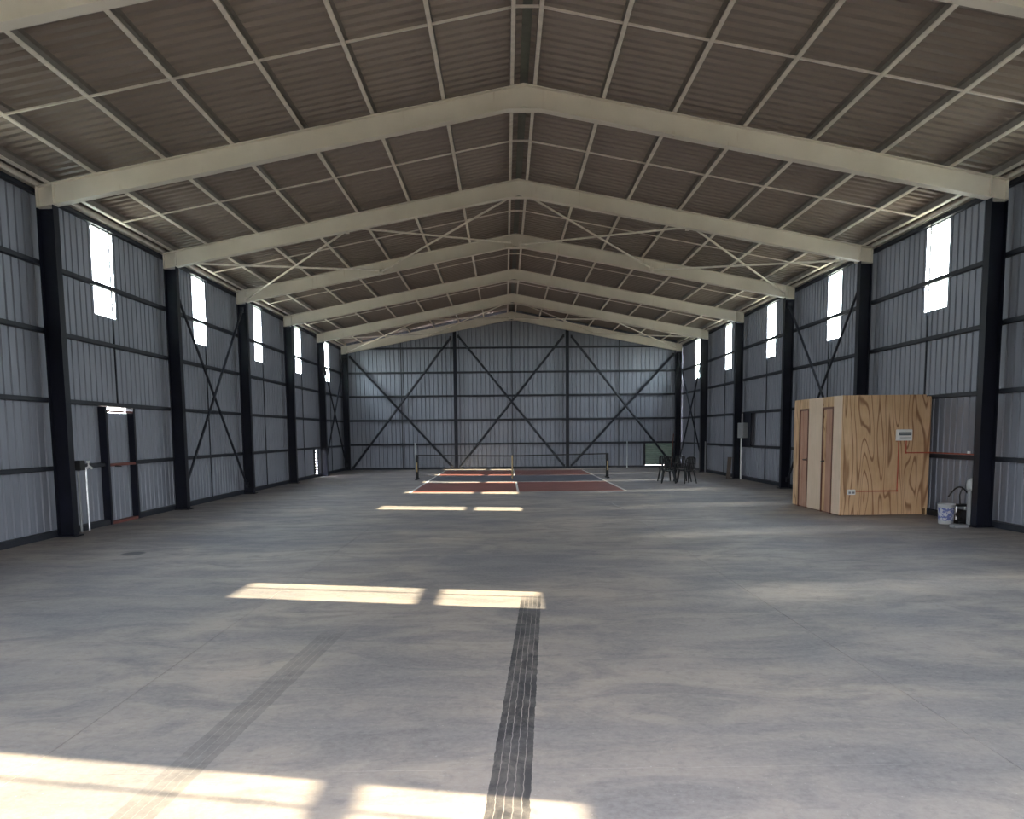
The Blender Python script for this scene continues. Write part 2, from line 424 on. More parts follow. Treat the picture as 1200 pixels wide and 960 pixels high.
# ------------------------------------------------------------------ gable walls
def gable(nm, y, outward, hole, label):
    root = MB().box(-XW, XW, *sorted((y - 0.12*outward, y + 0.03*outward)), 0.0, 0.09) if not (nm == 'wall_front') else \
        MB().box(-XW, -DOORW, y-0.03, y+0.1, 0, 0.09).box(DOORW, XW, y-0.03, y+0.1, 0, 0.09)
    root = root.build(nm, M['girt']); tag(root, label, 'wall', kind='structure')
    x = -XW
    while x < XW - 0.01:
        x1 = min(x+SW, XW)
        cuts = [(x, x1)]
        for hx in (hole[0], hole[1]):
            cuts = [c for a, b in cuts for c in (((a, hx), (hx, b)) if a + 0.01 < hx < b - 0.01 else ((a, b),))]
        for a, b in cuts:
            mid = (a+b)/2; z0 = 0.05 if not (hole[0] < mid < hole[1]) else hole[2]
            # break at ridge
            parts = [(a, 0), (0, b)] if a < -0.01 and b > 0.01 else [(a, b)]
            mb = MB()
            for p, q in parts:
                if outward > 0:
                    s_ = sheet_mb(p, q, z0, lambda s: roofz(s)+0.062, phase=-XW); mb.add([(vx, y+vy, vz) for vx, vy, vz in s_.v], s_.f)
                else:
                    s_ = sheet_mb(p, q, z0, lambda s: roofz(s)+0.062, phase=-XW); mb.add([(vx, y-vy, vz) for vx, vy, vz in s_.v], s_.f)
            mb.build('wall_sheet', M['wall'], root)
        x = x1
    return root
we = gable('wall_end', Y1, 1, (6.22, 7.49, 1.12), 'far gable end wall of galvanised ribbed sheets with dark girts')
wf = gable('wall_front', Y0, -1, (-DOORW, DOORW, DOORH), 'front gable wall with the open doorway behind the viewer')
for z in [1.17, 2.29, 3.40, 4.48, 5.60]:
    h = XC if z < 5.5 else XC
    MB().box(-h, h if z != 1.17 else 7.83, Y1-0.125, Y1-0.119, z-0.045, z+0.045).box(-h, h, Y1-0.125, Y1-0.002, z+0.035, z+0.045).build('girt', M['girt'], we)
for x in (-1, 1):
    MB().box(*sorted((x*(XW-0.006), x*(XW+0.06))), Y1-0.03, Y1+0.07, 0, roofz(XW)).build('corner_flashing', M['girt'], we)
for x in (-5.15, 0.0, 4.97):
    MB().box(x-0.018, x+0.018, Y1-0.10, Y1-0.06, 0.09, roofz(x)-0.15).build('sag_rod', M['girt'], we)
for x in (-2.64, 2.56):
    p = thing('gable_post', 'dark steel post on the far end wall, %s of the net' % ('left' if x < 0 else 'right'), 'post', (x, Y1-0.2, 0), 'gable posts on the far wall')
    t_ = rz(x)+0.02
    MB().box(x-0.075, x+0.075, Y1-0.234, Y1-0.22, 0, t_).box(x-0.075, x+0.075, Y1-0.14, Y1-0.126, 0, t_).box(x-0.006, x+0.006, Y1-0.22, Y1-0.14, 0, t_).build('post', M['navy'], p)
    MB().box(x-0.16, x+0.16, Y1-0.30, Y1-0.127, 0.0, 0.025).build('base_plate', M['navy'], p)

# green slatted roller door low in the right corner of the end wall
d2 = thing('door_2', 'low green slatted roller door in the right corner of the end wall', 'door', (6.85, Y1, 0), kind='structure')
MB().box(6.14, 6.22, Y1-0.11, Y1+0.02, 0.0, 1.14).box(7.49, 7.55, Y1-0.11, Y1+0.02, 0, 1.14).build('door_frame', M['girt'], d2)
z = 0.11
while z < 1.10:
    MB().add([(6.22, Y1-0.02, z), (7.49, Y1-0.02, z), (7.49, Y1-0.045, z+0.02), (6.22, Y1-0.045, z+0.02), (6.22, Y1-0.045, z+0.055), (7.49, Y1-0.045, z+0.055), (7.49, Y1-0.02, z+0.073), (6.22, Y1-0.02, z+0.073)],
             [(0,1,2,3),(3,2,5,4),(4,5,6,7),(7,6,1,0)]).build('slat', M['green'], d2)
    z += 0.0731

# ------------------------------------------------------------------ roof
ang = math.atan(SLOPE); LEN = (XW + 0.22) / math.cos(ang)
capz = roofz(0)
cl = MB().add([(-0.30, Y0-0.1, capz-0.30*SLOPE-0.012), (-0.30, Y1+0.1, capz-0.30*SLOPE-0.012), (0, Y0-0.1, capz+0.05), (0, Y1+0.1, capz+0.05), (0.30, Y0-0.1, capz-0.30*SLOPE+0.045), (0.30, Y1+0.1, capz-0.30*SLOPE+0.045)],
              [(0,1,3,2),(2,3,5,4)])
cl = MB()
for s_ in (-1, 1):
    cl.add([(0, Y0-0.1, capz+0.055), (0, Y1+0.1, capz+0.055), (s_*0.34, Y0-0.1, capz+0.055-0.34*SLOPE), (s_*0.34, Y1+0.1, capz+0.055-0.34*SLOPE)], [(0,1,3,2)])
# closing strip under the ridge
cl.box(-0.055, 0.075, Y0, Y1, capz-0.055, capz-0.048)
ce = cl.build('ceiling', M['cap'])
tag(ce, 'pitched roof underside of ribbed sheets on cream purlins', 'ceiling', kind='structure')
for side in (-1, 1):
    ca, sa = math.cos(ang), math.sin(ang)
    Z_ = Vector((side*ca, 0, -sa)); Y_ = Vector((side*sa, 0, ca)); X_ = Y_.cross(Z_)
    y = Y0 - 0.1
    while y < Y1 + 0.1:
        y1 = min(y+SW, Y1+0.12)
        mt = Matrix((X_, Y_, Z_)).transposed().to_4x4()
        mt.translation = Vector((0, y if side > 0 else y1, capz)) + Z_*0.0
        place_sheet('roof_sheet', y1-y, 0.02, LEN, M['roof'], ce, mt)
        y = y1
PX = [0.18, 1.27, 2.40, 3.53, 4.65, 5.75, 6.87, 7.62]
for side in (-1, 1):
    for i, x in enumerate(PX):
        z0 = rz(x)
        def pt(dx, dz): return (side*(x+dx), dz - SLOPE*dx + z0)
        g = MB()
        # C section: web, bottom flange, top flange, lips
        segs = [(0.030, 0.0, 0.034, 0.150), (-0.026, 0.0, 0.034, 0.005), (-0.026, 0.145, 0.034, 0.150), (-0.026, 0.0, -0.022, 0.014)]
        for a, b, c, d in segs:
            q = [pt(a, b), pt(c, b), pt(c, d), pt(a, d)]
            vs = [(px, yy, pz) for yy in (Y0, Y1-0.01) for px, pz in q]
            g.add(vs, [(0,1,2,3),(7,6,5,4),(0,4,5,1),(1,5,6,2),(2,6,7,3),(3,7,4,0)])
        pl_ = g.build('purlin', M['purlin_shade'], ce); pl_.data.materials.append(M['purlin'])
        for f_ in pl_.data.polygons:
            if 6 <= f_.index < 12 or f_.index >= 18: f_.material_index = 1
    for k in range(-2, 6):
        yc = PY(k) + S/2
        if side > 0:
            MB().box(-PX[0], PX[0], yc-0.018, yc+0.018, rz(0.18)+0.005, rz(0.18)+0.03).build('purlin_tie', M['purlin'], ce)
        MB().bar((side*PX[0], yc, rz(PX[0])+0.012), (side*PX[-1], yc, rz(PX[-1])+0.012), 0.036, 0.022).build('purlin_tie', M['purlin'], ce)
    # eave strut
    MB().box(*sorted((side*(XC-0.02), side*(XC+0.11))), Y0, Y1-0.01, 5.655, 5.665).box(*sorted((side*(XC-0.02), side*(XC-0.014))), Y0, Y1-0.01, 5.655, 5.75).build('eave_strut', M['purlin'], ce)

# ------------------------------------------------------------------ portal frames
ORD = {0: 'closest portal frame, only its rafters at the top corners of the view', 1: 'first full portal frame, its columns nearest and its apex highest',
       2: 'second full portal frame, just before the roof cross bracing', 3: 'third portal frame, just behind the first roof bracing',
       4: 'fourth portal frame, by the grey meter box on its right column', 5: 'fifth portal frame, one before the end wall',
       6: 'last portal frame, standing against the far gable wall'}
CD, RD, FW = 0.27, 0.345, 0.165
for k in range(0, 7):
    y = PY(k)
    root = thing('portal_frame', ORD[k], 'portal frame', (0, y, 0), 'steel portal frames along the shed')
    for s in (-1, 1):
        ztop = rz(XC) - RD
        a, b = s*(XC-CD), s*XC
        def zb(x): return rz(x) - RD
        mb = MB()
        for xa, xb in ((a, a+s*0.014), (b-s*0.014, b)):
            mb.box(*sorted((xa, xb)), y-FW/2, y+FW/2, 0.02, zb(max(abs(xa), abs(xb))))
        mb.box(*sorted((a+s*0.014, b-s*0.014)), y-0.006, y+0.006, 0.02, zb(XC))
        mb.build('column', M['navy'], root)
        MB().box(*sorted((s*(XC-CD-0.05), s*(XC+0.03))), y-0.14, y+0.14, 0.0, 0.022).build('base_plate', M['navy'], root)
        r = MB(); n = 1
        def prism(x0, x1, d0, d1, w):
            vs = [(s*x, yy, rz(x)-d) for yy in (y-w/2, y+w/2) for x, d in ((x0, d0), (x1, d0), (x1, d1), (x0, d1))]
            r.add(vs, [(0,1,2,3),(7,6,5,4),(0,4,5,1),(1,5,6,2),(2,6,7,3),(3,7,4,0)])
        prism(0, XC, 0.0, 0.016, FW); prism(0.25, XC, RD-0.016, RD, FW); prism(0, XC, 0.014, RD-0.014, 0.012)
        # flat soffit plate at the apex
        zf = rz(0.25)-RD
        r.add([(s*x, yy, z) for yy in (y-FW/2, y+FW/2) for x, z in ((0, zf), (0.25, zf), (0.25, zf+0.016), (0, zf+0.016))],
              [(0,1,2,3),(7,6,5,4),(0,4,5,1),(1,5,6,2),(2,6,7,3),(3,7,4,0)])
        r.box(*sorted((s*(XC-0.012), s*XC)), y-FW/2, y+FW/2, rz(XC)-RD, rz(XC)-0.012)
        r.build('rafter', M['cream'], root)
        for xx in (0.34,):
            MB().box(*sorted((s*xx, s*(xx+0.012))), y-FW/2+0.01, y+FW/2-0.01, rz(xx)-RD+0.016, rz(xx)-0.02).build('stiffener', M['cream'], root)
        xx = XC-CD
        MB().box(*sorted((s*xx, s*(xx+0.012))), y-FW/2+0.01, y+FW/2-0.01, rz(xx)-RD+0.016, rz(xx)-0.02).build('stiffener', M['cream'], root)

# ------------------------------------------------------------------ bracing
def brace(name, a, b, c, d, r, mat, label, group, cat='brace'):
    cen = (Vector(a)+Vector(b)+Vector(c)+Vector(d))/4
    t = thing(name, label, cat, cen, group)
    for p, q in ((a, b), (c, d)):
        o = MB().tube([p, q], r, 8).build('brace_rod', mat, t)
    for p in (a, b, c, d):
        p = Vector(p); e = 0.07
        MB().box(p.x-e*0.6, p.x+e*0.6, p.y-e*0.6, p.y+e*0.6, p.z-e, p.z+e).build('gusset_plate', mat, t)
for side in (-1, 1):
    x = side*(XC-0.16); sn = 'left' if side < 0 else 'right'
    for k, ds in ((2, 'in the bay with the second full window'), (5, 'in the last bay by the end wall')):
        ya, yb = PY(k)+0.10, PY(k+1)-0.10
        brace('cross_brace', (x, ya, 0.45), (x, yb, 5.15), (x+side*0.07, ya, 5.15), (x+side*0.07, yb, 0.25), 0.032, M['girt'],
              f'dark crossed rods standing on the {sn} wall {ds}', 'cross braces on the side walls')
nodes = [(-7.55, -3.8), (-3.75, -0.12), (0.12, 3.75), (3.8, 7.55)]
nn = ['at the left eave', 'left of the ridge', 'right of the ridge', 'at the right eave']
for k, ds in ((2, 'between the second and third frames'), (5, 'between the last two frames')):
    for (xa, xb), w_ in zip(nodes, nn):
        ya, yb = PY(k)+0.09, PY(k+1)-0.09; d = 0.24
        brace('roof_brace', (xa, ya, rz(xa)-d), (xb, yb, rz(xb)-d), (xb, ya, rz(xb)-d-0.05), (xa, yb, rz(xa)-d-0.05), 0.024, M['purlin'],
              f'cream crossed rods under the roof {w_}, {ds}', 'crossed roof braces')
yb_ = Y1-0.36
for (xa, za, xb, zb_), ds in (((-7.45, 5.2, -2.82, 6.05), 'left third'), ((-2.46, 6.1, 2.38, 6.1), 'middle third'), ((2.74, 6.05, 7.45, 5.2), 'right third')):
    brace('end_wall_brace', (xa, yb_, za), (xb, yb_, 0.12), (xa, yb_+0.11, 0.12), (xb, yb_+0.11, zb_), 0.05, M['girt'],
          f'large dark crossed tubes on the {ds} of the far end wall', 'crossed braces on the end wall')

# ------------------------------------------------------------------ left steel door
d1 = thing('door_1', 'narrow steel side door of ribbed sheet with dark frame in the left wall', 'door', (-XW, (DY0+DY1)/2, 0), kind='structure')
xi = -XC
for ya in (DY0-0.075, DY1): MB().box(-XW+0.005, xi+0.02, ya, ya+0.075, 0.0, DZ1+0.0).build('door_jamb', M['navy'], d1)
MB().box(-XW+0.005, xi+0.01, DY0, DY1, 2.125, 2.16).build('door_head', M['redox'], d1)
MB().box(-XW+0.005, xi+0.01, DY0, DY1, 0.0, 0.05).build('threshold', M['redox'], d1)
pr = sheet_mb(DY0, DY1, 0.03, 2.12, phase=PY(1)+WIN0)
MB().add([(-XW+0.02-d_, s_, z_) for s_, d_, z_ in pr.v], pr.f).build('door_leaf', M['wall'], d1)
MB().box(-XW+0.025, xi+0.015, DY0+0.005, DY1-0.005, 1.10, 1.15).build('door_rail', M['redox'], d1)
hd = MB().tube([(xi+0.015, DY0+0.20, 1.10), (xi+0.07, DY0+0.20, 1.10), (xi+0.07, DY0+0.32, 1.09)], 0.012, 8).build('handle', M['black'], d1)

# pipe with tap next to it
wp = thing('water_pipe', 'thin galvanised water pipe with white tap left of the steel side door', 'pipe', (-7.76, PY(1)+0.83, 0))
yy = PY(1)+0.83
MB().tube([(-7.77, yy, 0), (-7.77, yy, 1.13)], 0.017).build('pipe', M['galv'], wp)
MB().tube([(-7.77, yy, 1.10), (-7.70, yy, 1.14), (-7.66, yy, 1.10)], 0.022).tube([(-7.72, yy-0.05, 1.22), (-7.72, yy+0.04, 1.22)], 0.018).tube([(-7.72, yy, 1.12), (-7.72, yy, 1.22)], 0.012).build('tap', M['white'], wp)
tp = thing('cable_conduit', 'grey conduit pipe rising beside the nearest left column', 'conduit', (-7.74, PY(1)+0.56, 0))
MB().tube([(-7.77, yy-0.26, 0), (-7.77, yy-0.26, 1.15)], 0.02).build('pipe', M['grey'], tp)
MB().bbox(-7.82, -7.70, yy-0.30, yy-0.14, 1.08, 1.25).build('junction_box', M['black'], tp)

# ------------------------------------------------------------------ plywood cubicle
SX0, SX1, SY0, SY1, SH = 6.08, 7.80, 15.40, 17.90, 2.31
sh = thing('plywood_cubicle', 'plywood cubicle with two narrow doors standing against the right wall', 'cubicle', ((SX0+SX1)/2, (SY0+SY1)/2, 0))
MB().box(SX0+0.018, 6.475, SY0, SY0+0.018, 0.012, SH).build('plywood_panel', M['ply'], sh)
MB().box(6.479, SX1-0.10, SY0, SY0+0.018, 0.012, SH).build('plywood_panel', M['ply'], sh)
MB().box(SX1-0.10, SX1, SY0, SY0+0.018, 0.13, SH-0.05).build('plywood_panel', M['ply'], sh)
MB().box(SX0+0.03, SX1, SY1-0.018, SY1, 0.0, SH).build('plywood_panel', M['ply'], sh)
MB().box(SX0+0.03, SX1, SY0+0.02, SY1-0.02, SH-0.05, SH-0.03).build('roof_panel', M['ply'], sh)
MB().box(SX1-0.03, SX1, SY0+0.02, SY1-0.02, 0.0, SH-0.06).build('plywood_panel', M['ply'], sh)
MB().box(SX0+0.03, SX0+0.07, SY0+0.02, SY1-0.02, 0.0, 0.05).build('bottom_plate', M['doortrim'], sh)
D = [(15.77, 16.30), (17.05, 17.57)]
for a, b in ((SY0, D[0][0]), (D[0][1], D[1][0])):
    MB().box(SX0, SX0+0.018, a, b, 0.02, SH).build('side_panel', M['pale'], sh)
MB().box(SX0, SX0+0.018, D[1][1], SY1, 0.02, SH).build('side_panel', M['ply'], sh)
for i, (a, b) in enumerate(D):
    MB().box(SX0, SX0+0.018, a, b, 2.11, SH).build('header_panel', M['ply'], sh)
    fr = MB().box(SX0-0.012, SX0+0.06, a, a+0.035, 0.0, 2.11).box(SX0-0.012, SX0+0.06, b-0.035, b, 0.0, 2.11).box(SX0-0.012, SX0+0.06, a+0.035, b-0.035, 2.075, 2.11)
    fr.build('door_frame', M['doortrim'], sh)
    dr = MB().box(SX0+0.012, SX0+0.045, a+0.038, b-0.038, 0.02, 2.07)
    dr = dr.build('cubicle_door', M['doorwood'], sh)
    MB().box(SX0+0.006, SX0+0.012, b-0.16, b-0.045, 0.03, 2.06).build('door_stile', M['ply'] if i == 0 else M['doorwood'], dr)
    yk = (b-0.09) if i == 0 else (a+0.09)
    MB().tube([(SX0+0.012, yk, 1.03), (SX0-0.045, yk, 1.03), (SX0-0.045, yk-0.07 if i == 0 else yk+0.07, 1.03)], 0.013).tube([(SX0+0.012, yk, 1.03), (SX0-0.004, yk, 1.03)], 0.028, 12).build('handle', M['black'], dr)

db = thing('distribution_board', 'small white breaker box with dark window on the plywood front', 'breaker box', (7.27, SY0, 1.55))
MB().bbox(7.13, 7.41, SY0-0.10, SY0, 1.44, 1.655, 0.012).build('box', M['white'], db)
MB().box(7.155, 7.385, SY0-0.106, SY0-0.099, 1.54, 1.60).build('cover', M['glassy'], db)
for i in range(8): MB().box(7.17+i*0.026, 7.188+i*0.026, SY0-0.114, SY0-0.105, 1.555, 1.585).build('breaker', M['grey'], db)
MB().box(7.17, 7.37, SY0-0.104, SY0-0.099, 1.49, 1.50).build('nameplate', M['grey'], db)
sk = thing('wall_socket', 'white double wall socket low on the plywood front', 'socket', (6.305, SY0, 0.46))
MB().bbox(6.23, 6.38, SY0-0.045, SY0, 0.41, 0.51, 0.008).build('socket_body', M['white'], sk)
for i in (0, 1): MB().box(6.245+i*0.07, 6.29+i*0.07, SY0-0.050, SY0-0.044, 0.43, 0.47).build('outlet', M['grey'], sk)
yc = SY0-0.016
def con(pts, nm, lab, g='orange conduits from the breaker box'):
    o = MB()
    for a, b in zip(pts[:-1], pts[1:]): o.tube([a, b], 0.011, 8)
    for p in pts[1:-1]:
        o.box(p[0]-0.014, p[0]+0.014, p[1]-0.014, p[1]+0.014, p[2]-0.014, p[2]+0.014)
    ob = o.build(nm, M['orange']); tag(ob, lab, 'conduit', g); return ob
con([(7.19, yc, 1.445), (7.19, yc, 0.475), (6.375, yc, 0.475)], 'conduit', 'orange conduit dropping from the breaker box to the low socket')
cond2 = con([(7.335, yc, 1.445), (7.335, yc, 1.205), (7.79, yc, 1.205), (7.80, PY(1)+0.15, 1.205)], 'conduit', 'orange conduit from the breaker box along the right wall rail')
MB().tube([(7.79, PY(1)+0.62, 1.219), (7.79, PY(1)+0.62, 1.26)], 0.03, 10).build('white_fitting', M['white'], cond2)

# ------------------------------------------------------------------ things by the nearest right column
bk = thing('paint_bucket', 'white plastic bucket with blue printing by the nearest right column', 'bucket', (7.37, 13.95, 0))
MB().lathe([(0.115, 0.0), (0.12, 0.01), (0.138, 0.33), (0.145, 0.335), (0.145, 0.35), (0.132, 0.35), (0.128, 0.34), (0.112, 0.02)], 24, 7.37, 13.95).build('body', M['dullwhite'], bk, True)
t_ = NT('blue_print_label'); n_ = t_.noise(t_.scaled(t_.pos(), (1, 1, 1)), 22, 2)
M['label'] = t_.bsdf(t_.mix(t_.ramp(n_, 0.47, 0.53), (0.45, 0.46, 0.52), (0.10, 0.12, 0.30)), 0.5)
lb = MB(); n = 24
vs = [(7.37 + (0.1225+0.0155*z/0.3)*1.02*math.cos(a), 13.95 + (0.1225+0.0155*z/0.3)*1.02*math.sin(a), z) for z in (0.06, 0.29) for a in [PI*0.95 + i*PI*0.75/12 for i in range(13)]]
lb.add(vs, [(i, i+1, 14+i, 13+i) for i in range(12)]); lb.build('label', M['label'], bk, True)
MB().tube([(7.37-0.14, 13.95, 0.31)] + [(7.37-0.14*math.cos(a), 13.95-0.15*math.sin(a)*0.9, 0.31-0.10*math.sin(a)) for a in [PI*i/8 for i in range(1, 8)]] + [(7.51, 13.95, 0.31)], 0.003, 6).build('handle', M['galv'], bk)
pm = thing('water_pump', 'black water pump on the floor beside the white bucket', 'pump', (7.62, 13.98, 0))
MB().bbox(7.54, 7.74, 13.86, 14.12, 0.0, 0.06).build('base', M['black'], pm)
MB().tube([(7.64, 13.84, 0.16), (7.64, 14.10, 0.16)], 0.085, 14).build('motor', M['black'], pm, False)
MB().bbox(7.53, 7.76, 13.90, 14.08, 0.30, 0.335).build('top_plate', M['black'], pm)
for x_ in (7.57, 7.72): MB().tube([(x_, 13.99, 0.05), (x_, 13.99, 0.31)], 0.014).build('leg', M['galv'], pm)
def arc(x0, x1, z0, zt, y_): return [(x0+(x1-x0)*i/10, y_, z0+(zt-z0)*math.sin(PI*i/10)) for i in range(11)]
hs = MB().tube(arc(7.40, 7.78, 0.47, 0.64, 13.96), 0.013, 8).build('hose', M['black']); tag(hs, 'black hose arching over the pump beside the white bucket', 'hose')
hs.parent = pm; hs.matrix_parent_inverse = Matrix.Translation(-Vector(pm.location)); del hs['category']
MB().tube([(7.62, 13.97, 0.33), (7.60, 13.96, 0.5), (7.635, 13.95, 0.62)], 0.011, 8).build('riser', M['black'], pm)
fc = thing('filter_canister', 'white domed filter canister half hidden behind the nearest right column', 'canister', (7.635, 13.69, 0))
MB().lathe([(0.045, 0.0), (0.05, 0.02), (0.05, 0.56), (0.04, 0.60)], 20, 7.635, 13.69).build('body', M['grey'], fc, True)
MB().lathe([(0.04, 0.60), (0.068, 0.63), (0.072, 0.70), (0.062, 0.76), (0.03, 0.80), (0.01, 0.81)], 20, 7.635, 13.69).build('dome', M['dullwhite'], fc, True)
tr = MB().bbox(7.16, 7.40, 13.30, 13.46, 0.0, 0.055, 0.008).build('floor_block', M['grey']); tag(tr, 'flat pale grey block on the floor before the nearest right column', 'block')
gb = MB().bbox(7.845, 7.94, 13.60, 13.72, 0.05, 0.34, 0.01).build('cable_box', M['grey']); tag(gb, 'small grey box low on the wall behind the nearest right column', 'box')

# ------------------------------------------------------------------ meter box on the right wall at the fourth column
mt_ = thing('meter_box', 'grey meter box on dark board with white conduit, right wall at fourth column', 'meter box', (7.75, 27.2, 1.2))
MB().box(7.795, 7.825, 26.72, 27.75, 1.16, 2.24).build('backing_board', M['navy'], mt_)
MB().bbox(7.62, 7.795, 27.00, 27.62, 1.42, 1.93).build('box', M['grey'], mt_)
MB().box(7.612, 7.622, 27.05, 27.57, 1.47, 1.88).build('box_door', M['grey'], mt_)
MB().tube([(7.68, 27.36, 0.0), (7.68, 27.36, 1.42)], 0.028, 8).build('conduit_pipe', M['white'], mt_)
MB().tube([(7.72, 27.42, 1.93), (7.72, 27.42, 2.24)], 0.03, 8).build('upper_pipe', M['grey'], mt_)
bd = MB().add([(7.36, 28.0, 0), (7.50, 28.0, 0), (7.55, 28.0, 0.75), (7.41, 28.0, 0.75), (7.36, 28.02, 0), (7.50, 28.02, 0), (7.55, 28.02, 0.75), (7.41, 28.02, 0.75)],
              [(0,1,2,3),(7,6,5,4),(0,4,5,1),(1,5,6,2),(2,6,7,3),(3,7,4,0)]).build('timber_offcut', M['brownboard'])
tag(bd, 'brownish board offcut leaning by the fourth right column', 'board')
dp = MB().tube([(7.70, PY(5)-0.35, 0), (7.70, PY(5)-0.35, 1.25)], 0.024, 8).build('wall_pipe', M['grey']); tag(dp, 'grey pipe rising from the floor near the fifth right column', 'pipe')
for x, l in ((-4.55, 'left of the net, against the end wall'), (5.33, 'right of the net, against the end wall')):
    o = MB().tube([(x, Y1-0.32, 0), (x, Y1-0.32, 1.25)], 0.022, 8).build('wall_pipe', M['galv']); tag(o, 'thin pale upright pipe ' + l, 'pipe', 'thin pipes against the end wall')
o = MB().tube([(7.30, PY(6)-0.42, 0), (7.47, PY(6)-0.10, 1.55)], 0.02, 8).build('wooden_pole', M['doortrim']); tag(o, 'reddish wooden pole leaning on the last right column', 'pole')

# ------------------------------------------------------------------ court, net
CY0, CYN, CY1 = 22.75, 29.38, 36.05; CX = 3.05
ct = thing('sports_court', 'red and blue-grey court painted on the far concrete floor', 'court', (0, CYN, 0))
def flat(n, x0, x1, y0, y1, z, mat): return MB().box(x0, x1, y0, y1, 0.0, z).build(n, mat, ct)
flat('red_zone', -CX, CX, CY0, 27.25, 0.003, M['courtred']); flat('blue_grey_zone', -CX, CX, 27.25, 31.51, 0.003, M['courtblue']); flat('red_zone', -CX, CX, 31.51, CY1, 0.003, M['courtred'])
flat('side_line', -CX-0.05, -CX+0.02, CY0, CY1, 0.006, M['line']); flat('side_line', CX-0.02, CX+0.05, CY0, CY1, 0.006, M['line'])
flat('centre_line', -0.03, 0.03, CY0, 27.25, 0.006, M['line']); flat('centre_line', -0.03, 0.03, 31.51, CY1, 0.006, M['line'])
flat('short_line', -CX, CX, 27.22, 27.28, 0.007, M['line']); flat('short_line', -CX, CX, 31.48, 31.54, 0.007, M['line'])
flat('base_line', -CX, CX, CY1-0.02, CY1+0.04, 0.007, M['line'])
net = thing('court_net', 'low black net on two posts across the painted court', 'net', (0, CYN, 0))
for x in (-3.58, 3.37):
    MB().tube([(x, CYN, 0.02), (x, CYN, 0.90)], 0.055, 10).build('post', M['black'], net)
    MB().box(x-0.045, x+0.045, CYN-0.35, CYN+0.35, 0.0, 0.04).build('foot', M['black'], net)
    MB().box(x-0.02, x+0.02, CYN-0.062, CYN-0.052, 0.28, 0.62).build('label_strip', M['tan'], net)
def nz(x): return 0.84 + 0.04*abs(x)/3.5 - 0.012*(1-abs(x)/3.5)
tb = MB(); xsn = [-3.53 + i*6.85/24 for i in range(25)]
for a, b in zip(xsn[:-1], xsn[1:]): tb.bar((a, CYN, nz(a)), (b, CYN, nz(b)), 0.012, 0.045)
tb.build('top_band', M['black'], net)
ms = MB()
for i in range(138):
    x = -3.52 + i*0.05; ms.box(x-0.0012, x+0.0012, CYN-0.001, CYN+0.001, 0.10, nz(x))
for j in range(15):
    z = 0.10 + j*0.05; ms.box(-3.53, 3.32, CYN-0.001, CYN+0.001, z-0.0012, z+0.0012)
tag(ms.build('net_mesh', M['string'], net), kind='stuff')
MB().box(-0.13, -0.08, CYN-0.012, CYN+0.012, 0.02, 0.85).build('centre_strap', M['tan'], net)
MB().tube([(-0.105, CYN-0.10, 0.020), (-0.105, CYN+0.10, 0.020)], 0.012).build('strap_foot', M['tan'], net)

# ------------------------------------------------------------------ black chairs
def make_chair():
    t = thing('plastic_chair', 'x', 'chair', (0, 0, 0), 'black plastic chairs by the last right column')
    s = MB(); n = 8
    vs = []
    for j in range(n+1):
        for i in range(n+1):
            x = -0.21 + 0.42*i/n; y = -0.20 + 0.40*j/n
            vs.append((x*(1-0.08*(j/n)), y, 0.44 - 0.02*math.cos(PI*(i/n-0.5)) - 0.01*j/n))
    k = len(vs); vs += [(a, b, c-0.025) for a, b, c in vs]
    fs = []
    for j in range(n):
        for i in range(n):
            q = j*(n+1)+i; fs += [(q, q+1, q+n+2, q+n+1), (k+q+n+1, k+q+n+2, k+q+1, k+q)]
    for i in range(n):
        fs += [(i+1, i, k+i, k+i+1), (n*(n+1)+i, n*(n+1)+i+1, k+n*(n+1)+i+1, k+n*(n+1)+i)]
        a, b = i*(n+1), (i+1)*(n+1); fs += [(a, b, k+b, k+a), (b+n, a+n, k+a+n, k+b+n)]
    s.add(vs, fs).build('seat', M['black'], t, True)
    for x, y, dx, dy in ((-0.18, -0.17, -0.07, -0.07), (0.18, -0.17, 0.07, -0.07), (-0.17, 0.18, -0.07, 0.09), (0.17, 0.18, 0.07, 0.09)):
        MB().tube([(x, y, 0.43), (x+dx, y+dy, 0.0)], 0.034, 8, 0.022).build('leg', M['black'], t)
    b = MB()
    for x in (-0.20, 0.20): b.tube([(x, 0.19, 0.42), (x*0.98, 0.24, 0.62), (x*0.85, 0.29, 0.82)], 0.017, 8)
    b.tube([(-0.17, 0.29, 0.82), (-0.09, 0.305, 0.86), (0.09, 0.305, 0.86), (0.17, 0.29, 0.82)], 0.020, 8)
    b.build('back_frame', M['black'], t)
    for x in (-0.12, -0.06, 0, 0.06, 0.12): MB().tube([(x, 0.20, 0.44), (x, 0.255, 0.64), (x*0.95, 0.295, 0.85)], 0.022, 6).build('back_slat', M['black'], t)
    for x in (-1, 1): MB().tube([(x*0.20, 0.24, 0.64), (x*0.245, 0.05, 0.65), (x*0.245, -0.15, 0.64), (x*0.215, -0.19, 0.43)], 0.017, 8).build('armrest', M['black'], t)
    return t
def copy_thing(o):
    c = o.copy(); COL.objects.link(c)
    for ch in list(o.children):
        d = ch.copy(); COL.objects.link(d); d.parent = c
    return c
ch0 = make_chair()
for i, (x, y, a, l) in enumerate(((4.93, 25.90, 2.9, 'black plastic armchair nearest the court, leftmost of the chair cluster'),
                                  (5.44, 25.66, -2.8, 'black plastic armchair at the front right of the chair cluster'),
                                  (5.50, 26.50, 0.1, 'black plastic armchair at the back right of the chair cluster'),
                                  (5.00, 26.68, 0.1, 'black plastic armchair at the back left of the chair cluster'))):
    o = ch0 if i == 0 else copy_thing(ch0)
    o.location = (x, y, 0); o.rotation_euler = (0, 0, a); o.scale = (0.92, 0.92, 0.98); o['label'] = l

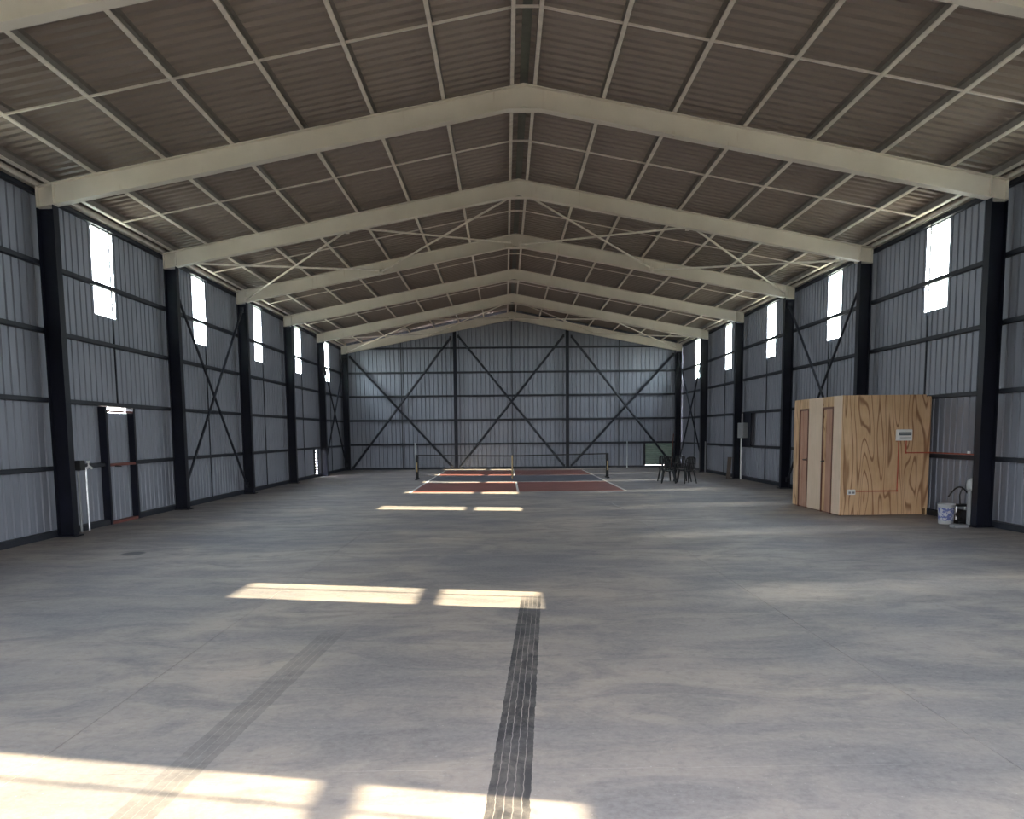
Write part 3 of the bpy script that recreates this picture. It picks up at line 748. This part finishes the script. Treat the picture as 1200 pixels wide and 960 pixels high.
# ------------------------------------------------------------------ tree outside that shades one window
tr = thing('shade_tree', 'leafy tree outside beyond the right wall', 'tree', (14.2, 9.45, -0.12))
MB().tube([(14.2, 9.45, -0.15), (14.25, 9.5, 2.5), (14.2, 9.45, 5.2), (14.2, 9.5, 7.5)], 0.22, 8, 0.06).build('trunk', M['bark'], tr)
lf = MB(); rnd = random.Random(3)
for i in range(5200):
    while True:
        v = Vector((rnd.uniform(-1, 1), rnd.uniform(-1, 1), rnd.uniform(-1, 1)))
        if v.length < 1: break
    c = Vector((14.2 + v.x*1.5, 9.45 + v.y*1.25, 7.7 + v.z*1.9)); q = Vector((rnd.gauss(0, 1), rnd.gauss(0, 1), rnd.gauss(0, 1))).normalized()
    u = q.orthogonal().normalized()*0.09; w2 = q.cross(u).normalized()*0.05
    lf.add([c-u, c+w2, c+u, c-w2], [(0, 1, 2, 3)])
tag(lf.build('foliage', M['leaf'], tr), kind='stuff')
# thin trees added unseen outside, to dapple the second sun through the left windows
def added_dapple_tree(x, y, label, seed):
    rnd = random.Random(seed)
    t = thing('added_dapple_tree', label, 'tree', (x, y, -0.12), 'added trees dappling the left window light')
    MB().tube([(x, y, -0.15), (x+0.1, y, 3.0), (x, y+0.1, 6.5), (x, y, 9.2)], 0.12, 8, 0.03).build('trunk', M['bark'], t)  # trunk of the added tree
    for k in range(5):
        a = rnd.uniform(0, 6.28); z = 3.6+k*1.0
        MB().tube([(x, y, z), (x+0.8*math.cos(a), y+0.8*math.sin(a), z+0.5), (x+1.5*math.cos(a), y+1.5*math.sin(a), z+1.3)], 0.05, 6, 0.015).build('added_tree_branch', M['bark'], t)
    lf = MB(); cl_ = [Vector((rnd.uniform(-1.6, 1.6), rnd.uniform(-1.8, 1.8), rnd.uniform(-2.0, 2.2))) for _ in range(26)]
    for i in range(1500):
        c = rnd.choice(cl_) + Vector((rnd.gauss(0, .24), rnd.gauss(0, .30), rnd.gauss(0, .2))) + Vector((x, y, 7.1))
        q = Vector((rnd.gauss(0, 1), rnd.gauss(0, 1), rnd.gauss(0, 1))).normalized(); u = q.orthogonal().normalized()*0.09; w2 = q.cross(u).normalized()*0.05
        lf.add([c-u, c+w2, c+u, c-w2], [(0, 1, 2, 3)])
    tag(lf.build('foliage', M['leaf'], t), kind='stuff')  # foliage of the added tree
added_dapple_tree(-14.0, 4.9, 'added unseen sparse tree outside the left wall, nearest the open doorway', 5)
added_dapple_tree(-14.0, 9.7, 'added unseen sparse tree outside the left wall, second from the open doorway', 8)
added_dapple_tree(-14.0, 14.5, 'added unseen sparse tree outside the left wall, farthest from the open doorway', 11)
